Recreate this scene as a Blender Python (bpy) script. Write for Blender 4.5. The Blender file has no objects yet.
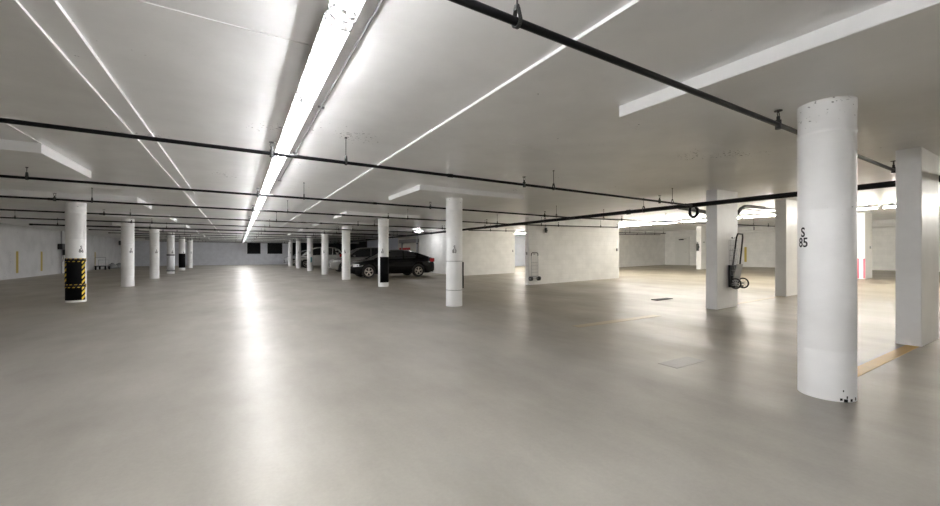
import bpy, math, random
random.seed(7)
PI = math.pi
C = bpy.context.scene.collection
SC = bpy.context.scene

# ------------------------------------------------------------------ helpers
class MB:
    """collects shapes and links them as ONE mesh object"""
    def __init__(s): s.v = []; s.f = []; s.m = []; s.s = []
    def add(s, vs, fs, smooth=False, mat=0):
        o = len(s.v); s.v += [tuple(p) for p in vs]
        for f in fs:
            s.f.append([i + o for i in f]); s.m.append(mat); s.s.append(smooth)
        return s
    def box(s, x0, y0, z0, x1, y1, z1, mat=0):
        v = [(x0,y0,z0),(x1,y0,z0),(x1,y1,z0),(x0,y1,z0),(x0,y0,z1),(x1,y0,z1),(x1,y1,z1),(x0,y1,z1)]
        return s.add(v, [(0,3,2,1),(4,5,6,7),(0,1,5,4),(1,2,6,5),(2,3,7,6),(3,0,4,7)], False, mat)
    def hexa(s, v, mat=0):
        return s.add(v, [(0,3,2,1),(4,5,6,7),(0,1,5,4),(1,2,6,5),(2,3,7,6),(3,0,4,7)], False, mat)
    def cyl(s, p0, p1, r, n=12, r2=None, mat=0, caps=True):
        a = frame(p0, p1); r2 = r if r2 is None else r2
        v = []
        for (p, rr) in ((p0, r), (p1, r2)):
            for k in range(n):
                t = 2*PI*k/n
                v.append(tuple(p[i] + rr*(math.cos(t)*a[0][i] + math.sin(t)*a[1][i]) for i in range(3)))
        s.add(v, [(k, (k+1) % n, n+(k+1) % n, n+k) for k in range(n)], True, mat)
        if caps: s.add(v, [tuple(range(n-1, -1, -1)), tuple(range(n, 2*n))], False, mat)
        return s
    def tube(s, path, r, n=8, mat=0, closed=False):
        v = []; N = len(path)
        up = None
        for i, p in enumerate(path):
            q0 = path[i-1] if (i > 0 or closed) else p
            q1 = path[(i+1) % N] if (i < N-1 or closed) else p
            d = norm(sub(q1, q0))
            if up is None:
                a, b = frame((0,0,0), d)
            else:
                a = sub(up, mul(d, dot(up, d))); a = norm(a); b = cross(d, a)
            up = a
            for k in range(n):
                t = 2*PI*k/n
                v.append(tuple(p[j] + r*(math.cos(t)*a[j] + math.sin(t)*b[j]) for j in range(3)))
        M = N if closed else N-1
        fs = []
        for i in range(M):
            i2 = (i+1) % N
            for k in range(n):
                fs.append((i*n+k, i*n+(k+1) % n, i2*n+(k+1) % n, i2*n+k))
        s.add(v, fs, True, mat)
        if not closed: s.add(v, [tuple(range(n-1, -1, -1)), tuple(range((N-1)*n, N*n))], False, mat)
        return s
    def shell(s, r0, r1, a0, a1, z0, z1, n=16, mat=0, shear=0.0):
        """piece of a hollow vertical cylinder about the z axis (degrees)"""
        v = []; fs = []
        for k in range(n+1):
            a = math.radians(a0 + (a1-a0)*k/n)
            b = math.radians(a0 + (a1-a0)*k/n + shear)
            for (r, z, t) in ((r0, z0, a), (r1, z0, a), (r1, z1, b), (r0, z1, b)):
                v.append((r*math.cos(t), r*math.sin(t), z))
        for k in range(n):
            i, j = 4*k, 4*k+4
            for q in range(4):
                fs.append((i+q, i+(q+1) % 4, j+(q+1) % 4, j+q))
        s.add(v, fs, True, mat)
        s.add(v, [(3,2,1,0), (4*n, 4*n+1, 4*n+2, 4*n+3)], False, mat)
        return s
    def prism(s, poly, y0, y1, axis='y', mat=0):
        """polygon in the plane across axis, extruded along it"""
        n = len(poly)
        def P(a, b, t):
            return (a, t, b) if axis == 'y' else ((t, a, b) if axis == 'x' else (a, b, t))
        v = [P(a, b, y0) for a, b in poly] + [P(a, b, y1) for a, b in poly]
        s.add(v, [tuple(range(n)), tuple(range(2*n-1, n-1, -1))] + [(k, n+k, n+(k+1) % n, (k+1) % n) for k in range(n)], False, mat)
        return s
    def build(s, name, mats, parent=None, origin=None, bevel=0.0):
        org = origin if origin is not None else (ORG.get(parent.name, (0,0,0)) if parent else (0,0,0))
        me = bpy.data.meshes.new(name)
        me.from_pydata([tuple(p[i]-org[i] for i in range(3)) for p in s.v], [], s.f)
        if not isinstance(mats, (list, tuple)): mats = [mats]
        for m in mats: me.materials.append(m)
        me.polygons.foreach_set('material_index', s.m)
        me.polygons.foreach_set('use_smooth', s.s)
        me.validate(); me.update()
        import bmesh
        b = bmesh.new(); b.from_mesh(me); bmesh.ops.recalc_face_normals(b, faces=b.faces); b.to_mesh(me); b.free()
        o = bpy.data.objects.new(name, me); C.objects.link(o)
        if parent: o.parent = parent
        else: o.location = org
        ORG[o.name] = org
        if bevel:
            bm = o.modifiers.new('bevel', 'BEVEL'); bm.width = bevel; bm.segments = 2; bm.limit_method = 'ANGLE'
        return o
ORG = {}
def sub(a, b): return tuple(a[i]-b[i] for i in range(3))
def mul(a, k): return tuple(x*k for x in a)
def dot(a, b): return sum(a[i]*b[i] for i in range(3))
def cross(a, b): return (a[1]*b[2]-a[2]*b[1], a[2]*b[0]-a[0]*b[2], a[0]*b[1]-a[1]*b[0])
def norm(a):
    l = math.sqrt(dot(a, a)) or 1.0
    return mul(a, 1/l)
def frame(p0, p1):
    d = norm(sub(p1, p0))
    h = (0,0,1) if abs(d[2]) < .9 else (1,0,0)
    a = norm(cross(h, d)); return a, cross(d, a)

def tag(o, label=None, cat=None, group=None, kind=None):
    if label: o['label'] = label
    if cat: o['category'] = cat
    if group: o['group'] = group
    if kind: o['kind'] = kind
    return o
def empty(name, loc, label, cat, group=None, rz=0):
    o = bpy.data.objects.new(name, None); C.objects.link(o); o.location = loc
    o.rotation_euler = (0,0,rz); o.empty_display_size = .2
    ORG[o.name] = (0,0,0)
    return tag(o, label, cat, group)
def copy_tree(o, parent=None):
    c = o.copy(); C.objects.link(c); c.parent = parent
    for ch in list(o.children): copy_tree(ch, c)
    return c
def struct(name, mb, mat, parent=None):
    o = mb.build(name, mat, parent)
    if parent is None: o['kind'] = 'structure'
    return o
ORD = ['first','second','third','fourth','fifth','sixth','seventh','eighth','ninth','tenth','eleventh','twelfth','thirteenth','fourteenth','fifteenth','sixteenth',
       'seventeenth','eighteenth','nineteenth','twentieth']

# ------------------------------------------------------------------ materials
def new_mat(name):
    m = bpy.data.materials.new(name); m.use_nodes = True
    nt = m.node_tree; b = nt.nodes['Principled BSDF']
    return m, nt, b
def plain(name, col, rough=.5, metal=0.0, emit=None, strength=0, spec=None, coat=0):
    m, nt, b = new_mat(name)
    b.inputs['Base Color'].default_value = (*col, 1); b.inputs['Roughness'].default_value = rough
    b.inputs['Metallic'].default_value = metal
    if spec is not None: b.inputs['Specular IOR Level'].default_value = spec
    if coat: b.inputs['Coat Weight'].default_value = coat; b.inputs['Coat Roughness'].default_value = .08
    if emit:
        b.inputs['Emission Color'].default_value = (*emit, 1); b.inputs['Emission Strength'].default_value = strength
    return m
def N(nt, t, **kw):
    n = nt.nodes.new(t)
    for k, v in kw.items():
        if k in n.inputs: n.inputs[k].default_value = v
        else: setattr(n, k, v)
    return n
def ramp(nt, fac, stops):
    r = nt.nodes.new('ShaderNodeValToRGB'); e = r.color_ramp.elements
    while len(e) < len(stops): e.new(.5)
    for i, (p, c) in enumerate(stops):
        e[i].position = p; e[i].color = (*c, 1) if len(c) == 3 else c
    nt.links.new(fac, r.inputs['Fac']); return r
def mixc(nt, fac, a, b):
    m = nt.nodes.new('ShaderNodeMix'); m.data_type = 'RGBA'
    for s, val in ((0, fac), (6, a), (7, b)):
        if hasattr(val, 'is_linked') or hasattr(val, 'links'): nt.links.new(val, m.inputs[s])
        else: m.inputs[s].default_value = val if s == 0 else (*val, 1)
    return m.outputs[2]
def painted(name, col, rough=.45, spots=0.0, mottle=.06, bump=.08, bscale=18, spec=.5, stretch=(1,1,1), spotcol=(.05,.05,.05)):
    """brushed or rolled paint on concrete with faint mottling and small pits"""
    m, nt, b = new_mat(name); L = nt.links
    tc = N(nt, 'ShaderNodeTexCoord'); mp = N(nt, 'ShaderNodeMapping'); mp.inputs['Scale'].default_value = stretch
    L.new(tc.outputs['Object'], mp.inputs['Vector'])
    n1 = N(nt, 'ShaderNodeTexNoise', Scale=1.3, Detail=5.0, Roughness=.6); L.new(mp.outputs[0], n1.inputs['Vector'])
    dark = tuple(c*(1-mottle*2) for c in col)
    r = ramp(nt, n1.outputs['Fac'], [(.3, dark), (.62, col)])
    colour = r.outputs['Color']
    if spots:
        n2 = N(nt, 'ShaderNodeTexNoise', Scale=26.0, Detail=2.0, Roughness=.5); L.new(mp.outputs[0], n2.inputs['Vector'])
        n3 = N(nt, 'ShaderNodeTexNoise', Scale=.9, Detail=2.0); L.new(mp.outputs[0], n3.inputs['Vector'])
        mm = N(nt, 'ShaderNodeMath', operation='MULTIPLY'); L.new(n2.outputs['Fac'], mm.inputs[0]); L.new(n3.outputs['Fac'], mm.inputs[1])
        rs = ramp(nt, mm.outputs[0], [(.46-spots, (0,0,0)), (.50-spots, (1,1,1))])
        colour = mixc(nt, rs.outputs['Color'], colour, spotcol)
    L.new(colour, b.inputs['Base Color'])
    b.inputs['Roughness'].default_value = rough; b.inputs['Specular IOR Level'].default_value = spec
    nb = N(nt, 'ShaderNodeTexNoise', Scale=float(bscale), Detail=4.0); L.new(mp.outputs[0], nb.inputs['Vector'])
    bp = N(nt, 'ShaderNodeBump', Strength=bump, Distance=.02); L.new(nb.outputs['Fac'], bp.inputs['Height'])
    L.new(bp.outputs['Normal'], b.inputs['Normal'])
    return m
def block_paint(name, col, rough=.5):
    """painted concrete block wall, courses 0.2 m"""
    m, nt, b = new_mat(name); L = nt.links
    g = N(nt, 'ShaderNodeNewGeometry'); sp = N(nt, 'ShaderNodeSeparateXYZ'); L.new(g.outputs['Position'], sp.inputs[0])
    ad = N(nt, 'ShaderNodeMath', operation='ADD'); L.new(sp.outputs['X'], ad.inputs[0]); L.new(sp.outputs['Y'], ad.inputs[1])
    cb = N(nt, 'ShaderNodeCombineXYZ'); L.new(ad.outputs[0], cb.inputs['X']); L.new(sp.outputs['Z'], cb.inputs['Y'])
    br = N(nt, 'ShaderNodeTexBrick', Scale=1.0); br.inputs['Brick Width'].default_value = .4; br.inputs['Row Height'].default_value = .2
    br.inputs['Mortar Size'].default_value = .006; br.inputs['Mortar Smooth'].default_value = .4
    br.inputs['Color1'].default_value = (*col, 1); br.inputs['Color2'].default_value = (*[c*.965 for c in col], 1); br.inputs['Mortar'].default_value = (*[c*.9 for c in col], 1)
    L.new(cb.outputs[0], br.inputs['Vector'])
    n = N(nt, 'ShaderNodeTexNoise', Scale=2.5, Detail=5.0); L.new(g.outputs['Position'], n.inputs['Vector'])
    r = ramp(nt, n.outputs['Fac'], [(.3, (.9,.9,.9)), (.65, (1,1,1))])
    mu = nt.nodes.new('ShaderNodeMix'); mu.data_type = 'RGBA'; mu.blend_type = 'MULTIPLY'; mu.inputs[0].default_value = 1
    L.new(br.outputs['Color'], mu.inputs[6]); L.new(r.outputs['Color'], mu.inputs[7]); L.new(mu.outputs[2], b.inputs['Base Color'])
    bp = N(nt, 'ShaderNodeBump', Strength=.35, Distance=.006); bp.invert = True; L.new(br.outputs['Fac'], bp.inputs['Height']); L.new(bp.outputs['Normal'], b.inputs['Normal'])
    b.inputs['Roughness'].default_value = rough
    return m
def floor_mat():
    m, nt, b = new_mat('sealed_concrete'); L = nt.links
    g = N(nt, 'ShaderNodeNewGeometry')
    def noise(scale, detail, rough, stretch=(1,1,1), rot=0):
        mp = N(nt, 'ShaderNodeMapping'); mp.inputs['Scale'].default_value = stretch; mp.inputs['Rotation'].default_value = (0,0,rot)
        L.new(g.outputs['Position'], mp.inputs['Vector'])
        n = N(nt, 'ShaderNodeTexNoise', Scale=scale, Detail=detail, Roughness=rough); L.new(mp.outputs[0], n.inputs['Vector']); return n.outputs['Fac']
    cloud = ramp(nt, noise(.55, 7.0, .62), [(.28, FLOOR_A), (.5, FLOOR_B), (.75, FLOOR_C)])
    brush = ramp(nt, noise(1.6, 6.0, .65, (1,.35,1), .5), [(.3, (.78,.78,.78)), (.62, (1.05,1.05,1.05))])
    fine = ramp(nt, noise(40, 3.0, .6), [(.25, (.93,.93,.93)), (.7, (1.03,1.03,1.03))])
    a = nt.nodes.new('ShaderNodeMix'); a.data_type = 'RGBA'; a.blend_type = 'MULTIPLY'; a.inputs[0].default_value = .75
    L.new(cloud.outputs['Color'], a.inputs[6]); L.new(brush.outputs['Color'], a.inputs[7])
    c = nt.nodes.new('ShaderNodeMix'); c.data_type = 'RGBA'; c.blend_type = 'MULTIPLY'; c.inputs[0].default_value = .8
    L.new(a.outputs[2], c.inputs[6]); L.new(fine.outputs['Color'], c.inputs[7])
    # dark tyre scuffs and a few pale scratches
    sc = ramp(nt, noise(1.1, 9.0, .75, (1,.3,1), -.7), [(.63, (0,0,0)), (.74, (.55,.55,.55))])
    col = mixc(nt, sc.outputs['Color'], c.outputs[2], (.24,.235,.225))
    # tan tint over the parking stalls on both sides, none in the drive lane
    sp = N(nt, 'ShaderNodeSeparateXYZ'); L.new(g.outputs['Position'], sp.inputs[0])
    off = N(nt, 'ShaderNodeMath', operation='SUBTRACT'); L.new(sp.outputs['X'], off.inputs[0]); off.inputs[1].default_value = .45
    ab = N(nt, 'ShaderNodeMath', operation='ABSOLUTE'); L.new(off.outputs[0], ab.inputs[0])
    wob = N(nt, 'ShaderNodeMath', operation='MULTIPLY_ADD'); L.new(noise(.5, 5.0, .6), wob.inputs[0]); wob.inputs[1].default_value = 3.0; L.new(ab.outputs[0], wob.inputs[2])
    tan_fac = N(nt, 'ShaderNodeMapRange'); L.new(wob.outputs[0], tan_fac.inputs['Value']); tan_fac.inputs['From Min'].default_value = 4.6; tan_fac.inputs['From Max'].default_value = 7.2; tan_fac.inputs['To Max'].default_value = .6
    tan = nt.nodes.new('ShaderNodeMix'); tan.data_type = 'RGBA'; tan.blend_type = 'MULTIPLY'; L.new(tan_fac.outputs[0], tan.inputs[0])
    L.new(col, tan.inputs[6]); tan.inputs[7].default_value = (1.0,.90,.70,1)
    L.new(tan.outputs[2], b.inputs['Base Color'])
    rr = ramp(nt, noise(.8, 6.0, .6, (1,.5,1), .3), [(.3, (ROUGH_A,)*3), (.7, (ROUGH_B,)*3)])
    L.new(rr.outputs['Color'], b.inputs['Roughness'])
    bp = N(nt, 'ShaderNodeBump', Strength=.10, Distance=.02); L.new(noise(2.2, 5.0, .6), bp.inputs['Height']); L.new(bp.outputs['Normal'], b.inputs['Normal'])
    b.inputs['Specular IOR Level'].default_value = .5; b.inputs['Specular Tint'].default_value = (1,.92,.78,1)
    b.inputs['Coat Weight'].default_value = .16; b.inputs['Coat Roughness'].default_value = .36; b.inputs['Coat Tint'].default_value = (1,.975,.93,1); b.inputs['Coat IOR'].default_value = 1.45
    L.new(bp.outputs['Normal'], b.inputs['Coat Normal'])
    return m
FLOOR_A, FLOOR_B, FLOOR_C = (.232,.219,.196), (.278,.264,.239), (.325,.311,.285)
ROUGH_A, ROUGH_B = .30, .52
TUBE = 42.0

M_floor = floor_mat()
M_ceil = painted('ceiling_paint', (.86,.86,.86), rough=.30, spots=.012, mottle=.05, bump=.06, bscale=7, stretch=(1,1,1))
M_panel = painted('drop_panel_paint', (.86,.86,.855), rough=.45, spots=.0, mottle=.04)
M_col = painted('column_paint', (.93,.93,.925), rough=.42, spots=.05, mottle=.04, bump=.18, bscale=9, stretch=(1,1,1.6), spotcol=(.35,.35,.34))
M_sqcol = painted('square_column_paint', (.92,.92,.915), rough=.4, spots=.035, mottle=.05, bump=.1, spotcol=(.4,.4,.39))
M_wall = block_paint('block_wall_paint', (.86,.855,.835))
M_wall_left = painted('left_wall_paint', (.78,.78,.77), rough=.55, spots=.03, mottle=.07, spotcol=(.3,.3,.3))
M_wall_far = block_paint('far_wall_paint', (.84,.86,.91))
M_wall_cool = painted('cool_wall_paint', (.62,.65,.72), rough=.5)
M_beige = painted('beige_wall_paint', (.78,.75,.68), rough=.55)
M_dark = plain('opening_shade_black', (.02,.02,.022), .8)  # near-black colour that paints in the darkness of unlit openings
M_pipe = plain('black_pipe_paint', (.004,.004,.005), .35, spec=.2)
M_rod = plain('hanger_steel', (.05,.05,.05), .45, .6)
M_brass = plain('sprinkler_brass', (.20,.17,.12), .4, .8)
M_conduit = plain('grey_conduit', (.33,.33,.33), .4, .3)
M_white_pipe = plain('white_pipe_lagging', (.8,.8,.78), .5)
M_tube = plain('lamp_tube', (1,1,1), .3, emit=(.985,.985,1.0), strength=TUBE)
M_tube_warm = plain('lamp_tube_warm', (1,1,1), .3, emit=(1.0,.965,.885), strength=TUBE*2.9)
M_house = plain('fixture_enamel', (.80,.80,.79), .35)
M_wire = plain('guard_wire', (.40,.39,.40), .3, .3)
M_holder = plain('lamp_holder_plastic', (.55,.53,.53), .4)
M_stencil = plain('stencil_paint', (.018,.018,.02), .6)
M_rubber = plain('black_rubber', (.01,.01,.011), .6, spec=.2)
M_rubber_flat = plain('black_sheet', (.004,.004,.005), .8, spec=.12)
M_tape_y = plain('hazard_yellow', (.75,.52,.03), .45)
M_white_sheet = plain('white_sheet', (.76,.77,.80), .45)
M_yellow = painted('yellow_line_paint', (.52,.29,.02), rough=.42, spots=.03, mottle=.12, spotcol=(.45,.38,.25))
M_yellow_old = painted('worn_yellow_line', (.38,.30,.17), rough=.36, spots=.0, mottle=.12)
M_yellow_wall = plain('yellow_wall_paint', (.58,.44,.10), .5)
M_pink = plain('pink_tape', (.80,.13,.20), .5)
M_red = plain('red_sign', (.55,.03,.03), .5)
M_teal = plain('teal_sticker', (.18,.42,.45), .5)
M_door = plain('door_paint', (.74,.74,.72), .4)
M_steel = plain('brushed_steel', (.55,.55,.55), .35, 1.0)
M_grate = plain('cast_iron', (.06,.055,.05), .6, .5)
M_frame_black = plain('black_frame', (.015,.015,.016), .35)
M_frame_grey = plain('grey_wire', (.42,.42,.43), .4, .4)
M_patch = painted('floor_patch_concrete', (.21,.20,.18), rough=.33)

# ------------------------------------------------------------------ room measures
XR = 9.0; SLOPE = .018                   # right of XR the floor and ceiling climb gently
def floor_z(x): return SLOPE*max(0.0, x-XR)
H = 2.55                                 # underside of the drop panels
Z_AISLE, Z_LEFT, Z_RIGHT = 2.685, 2.68, 2.66
RX, LX = 4.455, -3.58                    # the two rows of round columns
RCOL = [(4.44,1.286),(4.41,8.05),(4.72,14.2),(RX,18.95),(RX,24.2),(RX,29.8),(RX,36.0),(RX,41.9)]
LCOL = [(LX,13.75),(LX,19.2),(LX,24.65),(LX,30.1),(LX,35.7),(LX,41.3)]
PANELS = [(3.146,.14,5.76,2.44),(3.2,7.31,5.92,9.23)] + [(RX-1.35,y-1.0,RX+1.35,y+1.0) for (_, y) in RCOL[2:]]
PANELS += [(LX-1.38,y-1.0,LX+1.38,y+1.0) for y in (8.2,13.75,19.2,24.65,30.1,35.7,41.3)]
def ceil_z(x, y):
    for (a,b,c,d) in PANELS:
        if a <= x <= c and b <= y <= d: return H
    if x > XR: return Z_RIGHT + SLOPE*(x-XR)
    if x > 1.935: return Z_RIGHT
    if x > -.885: return Z_AISLE
    return Z_LEFT

# ------------------------------------------------------------------ shell
f = MB()
Y0, Y1, XL, XE = -9.0, 50.0, -9.5, 32.0
zE = SLOPE*(XE-XR)
f.hexa([(XL-.2,Y0-.2,-.3),(XR,Y0-.2,-.3),(XR,Y1+4,-.3),(XL-.2,Y1+4,-.3),(XL-.2,Y0-.2,0),(XR,Y0-.2,0),(XR,Y1+4,0),(XL-.2,Y1+4,0)])
f.hexa([(XR,Y0-.2,-.3),(XE,Y0-.2,-.3),(XE,Y1+4,-.3),(XR,Y1+4,-.3),(XR,Y0-.2,0),(XE,Y0-.2,zE),(XE,Y1+4,zE),(XR,Y1+4,0)])
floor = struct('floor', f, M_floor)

T = 3.5
ceiling = struct('ceiling', MB().box(-.885,Y0-.2,Z_AISLE,1.935,Y1+4,T), M_ceil)
struct('ceiling', MB().box(-1.06,Y0-.2,2.658,-.885,11.3,T).box(-1.06,11.3,Z_AISLE,-.885,Y1+4,T), M_ceil)
ceiling_left = struct('ceiling', MB().box(XL-.2,Y0-.2,Z_LEFT,-1.06,Y1+4,T), M_ceil)
struct('ceiling', MB().box(1.935,Y0-.2,Z_RIGHT,XR,Y1+4,T), M_ceil)
zr = Z_RIGHT + SLOPE*(XE-XR)
struct('ceiling', MB().hexa([(XR,Y0-.2,Z_RIGHT),(XE,Y0-.2,zr),(XE,Y1+4,zr),(XR,Y1+4,Z_RIGHT),(XR,Y0-.2,T),(XE,Y0-.2,T),(XE,Y1+4,T),(XR,Y1+4,T)]), M_ceil)
for i, (a,b,c2,d) in enumerate(PANELS):
    top = min(ceil_z(a-.02,b), ceil_z(c2+.02,b)) + .0005
    o = MB().box(a,b,H,c2,d,top).build('trim_%d' % (i+2), M_panel, bevel=.008); o['kind'] = 'structure'
# form joints in the soffit
MB().box(-1.095,Y0,2.640,-1.06,Y1,Z_LEFT+.005).build('form_joint', M_panel, ceiling)
MB().box(-2.215,2.6,2.672,-2.195,7.2,Z_LEFT+.005).build('form_joint', M_panel, ceiling)
MB().box(-.885,2.86,2.678,.43,2.875,Z_AISLE+.005).build('form_joint', M_panel, ceiling)
MB().box(-5.5,11.29,2.674,-1.085,11.305,Z_LEFT+.005).build('form_joint', M_panel, ceiling)
MB().box(3.0,4.0,2.655,3.9,4.012,Z_RIGHT+.005).build('form_joint', M_panel, ceiling)
# beam across the far end
struct('trim_1', MB().box(-9.5,48.6,2.50,13,49.0,2.72), M_panel)

struct('wall_left', MB().box(XL-.2,Y0-.2,-.1,XL,Y1+.2,2.8), M_wall_left)
struct('wall_back', MB().box(XL,Y0-.2,-.1,29.4,Y0,3.2), M_wall)
wall_left = bpy.data.objects['wall_left']
for y in (28.3, 31.1, 40.6):
    s = MB().box(XL-.001,y-.12,.27 if y < 40 else .22,XL+.003,y+.12,1.36).build('stall_stripe', M_yellow_wall, wall_left)
    s['label'] = 'yellow painted stripe'
# far wall with two openings and a wide dark bay
w = MB()
yA, yB = Y1, Y1+.2
w.box(XL,yA,-.1,.88,yB,2.72); w.box(.88,yA,-.1,2.2,yB,1.23); w.box(2.2,yA,-.1,2.9,yB,2.72)
w.box(2.9,yA,-.1,4.45,yB,1.23); w.box(4.45,yA,-.1,5.3,yB,2.72); w.box(.88,yA,2.5,2.2,yB,2.72); w.box(2.9,yA,2.5,4.45,yB,2.72)
struct('wall_far', w, M_wall_far)
w = MB()   # unlit rooms beyond, their darkness put into the wall colour
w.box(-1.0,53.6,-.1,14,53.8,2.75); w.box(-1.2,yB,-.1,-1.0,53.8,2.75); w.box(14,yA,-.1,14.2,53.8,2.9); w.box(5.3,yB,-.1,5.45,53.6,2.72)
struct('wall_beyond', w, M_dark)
for k, (a, b) in enumerate(((.88,2.2),(2.9,4.45))):
    w = MB()
    for (x0,z0,x1,z1) in ((a,1.23,b,1.28),(a,2.45,b,2.5),(a,1.28,a+.05,2.45),(b-.05,1.28,b,2.45)): w.box(x0,yA+.02,z0,x1,yA+.12,z1)
    o = struct('window_%d' % (k+1), w, M_frame_black)
    w = MB()
    for q in range(9): w.box(a+.05,yA+.05,1.33+q*.125,b-.05,yA+.09,1.35+q*.125)
    w.build('louvre', M_frame_black, o)
# walls on the right of the car stalls
w = MB(); w.box(10.5,18.3,-.1,10.7,24.1,2.8); w.box(10.7,23.9,-.1,13.2,24.1,2.8)
struct('wall_stall_near', w, M_wall)
w = MB(); w.box(13.0,24.1,-.1,13.2,34.8,2.9)
struct('wall_stall_beige', w, M_beige)
w = MB(); w.box(13.0,34.8,-.1,13.2,45.0,2.9)
struct('wall_stall_pale', w, M_wall_cool)
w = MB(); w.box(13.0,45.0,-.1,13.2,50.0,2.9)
struct('wall_stall_shade', w, M_dark)  # shade of a dark opening, painted as a near-black wall
w = MB(); w.box(10.7,18.3,-.1,14.15,18.5,2.9); w.box(16.6,18.3,-.1,29.2,18.5,3.2)
struct('wall_middle', w, M_wall)
w = MB(); w.box(13.2,25.7,-.1,24,25.9,3.1); w.box(24,18.5,-.1,24.2,25.9,3.1)
struct('wall_rear_room', w, M_wall_cool)
struct('wall_right', MB().box(29.2,Y0,-.1,29.4,18.5,3.2), M_wall)
struct('wall_center', MB().box(9.72,11.7,-.1,15.1,11.9,2.86), M_wall)

wall_right = bpy.data.objects['wall_right']
o = MB().box(29.196,12.53,.69,29.201,12.67,1.69).build('stall_stripe', M_yellow_wall, wall_right); o['label'] = 'yellow painted stripe'
# steel door in the far right wall
zf = floor_z(29.2)
d = struct('door_1', MB().box(29.13,16.42,zf+.005,29.195,17.34,zf+2.08), M_door)
w = MB()
for (y0,z0,y1,z1) in ((16.34,zf,16.42,zf+2.16),(17.34,zf,17.42,zf+2.16),(16.42,zf+2.08,17.34,zf+2.16)): w.box(29.10,y0,z0,29.198,y1,z1)
w.build('door_frame', M_door, d)
MB().cyl((29.13,16.52,zf+1.0),(29.07,16.52,zf+1.0),.02).cyl((29.07,16.52,zf+1.0),(29.07,16.64,zf+1.0),.012).build('door_handle', M_steel, d)
w = MB().box(29.06,16.75,zf+1.92,29.13,17.1,zf+2.0).box(29.04,16.5,zf+1.99,29.07,16.95,zf+2.01)
w.build('door_closer', M_frame_black, d)
# door in the room seen through the gap
d = struct('door_2', MB().box(19.9,25.62,floor_z(20),21.1,25.69,floor_z(20)+2.1), M_wall_cool)
MB().cyl((20.05,25.62,1.2),(20.05,25.55,1.2),.02).cyl((20.05,25.56,1.2),(20.18,25.56,1.2),.012).build('door_handle', M_steel, d)
# roller door behind the cars
d = struct('door_3', MB().box(12.93,30.2,floor_z(13),12.99,33.4,2.1), M_beige)
w = MB()
w.box(12.86,30.0,.07,12.99,30.2,2.2); w.box(12.86,33.4,.07,12.99,33.6,2.2)
w.build('door_frame', M_conduit, d)
MB().box(12.7,29.8,2.2,12.99,33.8,2.5).build('roller_box', M_conduit, d)

# painted lines and marks on the floor
def flat(x0,y0,x1,y1,name,mat,z=.0025):
    o = MB().hexa([(x0,y0,floor_z(x0)-.002),(x1,y0,floor_z(x1)-.002),(x1,y1,floor_z(x1)-.002),(x0,y1,floor_z(x0)-.002),
                   (x0,y0,floor_z(x0)+z),(x1,y0,floor_z(x1)+z),(x1,y1,floor_z(x1)+z),(x0,y1,floor_z(x0)+z)]).build(name, mat, floor)
    return o
flat(4.66,1.30,7.755,1.42,'stall_line',M_yellow)['label'] = 'yellow painted stall line'
flat(4.9,4.58,7.2,4.76,'stall_line',M_yellow_old)['label'] = 'worn yellow stall line'
flat(10.0,4.60,12.78,4.71,'stall_line',M_yellow_old)['label'] = 'worn yellow stall line'

flat(4.05,2.40,4.62,2.62,'floor_patch',M_patch,.0015)['label'] = 'darker mended patch'
# ------------------------------------------------------------------ lettering
def text_geom(body, size, bold=.0):
    cu = bpy.data.curves.new('stencil', 'FONT'); cu.body = body; cu.size = size; cu.align_x = 'CENTER'; cu.offset = bold; cu.resolution_u = 4
    o = bpy.data.objects.new('stencil', cu); C.objects.link(o)
    dg = bpy.context.evaluated_depsgraph_get(); dg.update()
    me = bpy.data.meshes.new_from_object(o.evaluated_get(dg))
    vs = [tuple(v.co) for v in me.vertices]; fs = [tuple(p.vertices) for p in me.polygons]
    bpy.data.objects.remove(o); bpy.data.curves.remove(cu); bpy.data.meshes.remove(me)
    return vs, fs
def stencil(parent, lines, ang, r, size=.116, narrow=.86):
    """letters wrapped onto a round column; ang = direction it faces, degrees"""
    mb = MB()
    for (txt, z) in lines:
        vs, fs = text_geom(txt, size, size*.022)
        out = []
        for (x, y, _) in vs:
            a = math.radians(ang) + x*narrow/r
            out.append((r*math.cos(a)*1.006, r*math.sin(a)*1.006, z+y))
        mb.add(out, fs)
    o = mb.build('number_marking', M_stencil, parent, origin=(0,0,0)); o.location = (0,0,0)
    o['label'] = 'black stencilled letter and number'
    return o

# ------------------------------------------------------------------ round columns
R = .194
def round_column(x, y, label, group, lines=None, ang=0):
    mb = MB(); n = 64
    prof = [(.0,R),(.42,R),(.425,R*.994),(.43,R),(1.62,R),(1.625,R*.995),(1.63,R),(2.27,R),(2.275,R+.004),(2.30,R+.004),(2.305,R),(2.47,R),(2.475,R+.003),(H+.03,R+.003)]
    v = []; 
    for (z, r) in prof:
        for k in range(n):
            a = 2*PI*k/n
            v.append((r*math.cos(a), r*math.sin(a), z-.01))
    fs = [(i*n+k, i*n+(k+1) % n, (i+1)*n+(k+1) % n, (i+1)*n+k) for i in range(len(prof)-1) for k in range(n)]
    mb.add(v, fs, True)
    mb.add(v, [tuple(range(n-1,-1,-1)), tuple(range((len(prof)-1)*n, len(prof)*n))])
    o = mb.build('round_column', M_col, origin=(0,0,0)); o.location = (x,y,0)
    tag(o, label, 'column', group, 'thing')
    if lines: stencil(o, lines, ang, R)
    return o
GR, GL = 'round columns along the right of the aisle', 'round columns along the left of the aisle'
def view_ang(x, y): return math.degrees(math.atan2(-y, -x))
A2 = [('S',1.386),('85',1.296)]
c1 = round_column(*RCOL[0], 'big white round column stencilled S 85, nearest of all columns', GR, A2, 145)
c2 = round_column(*RCOL[1], 'white round column stencilled S 83 with two thin straps round it', GR, [('S',1.345),('83',1.255)], view_ang(*RCOL[1])+2)
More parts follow.
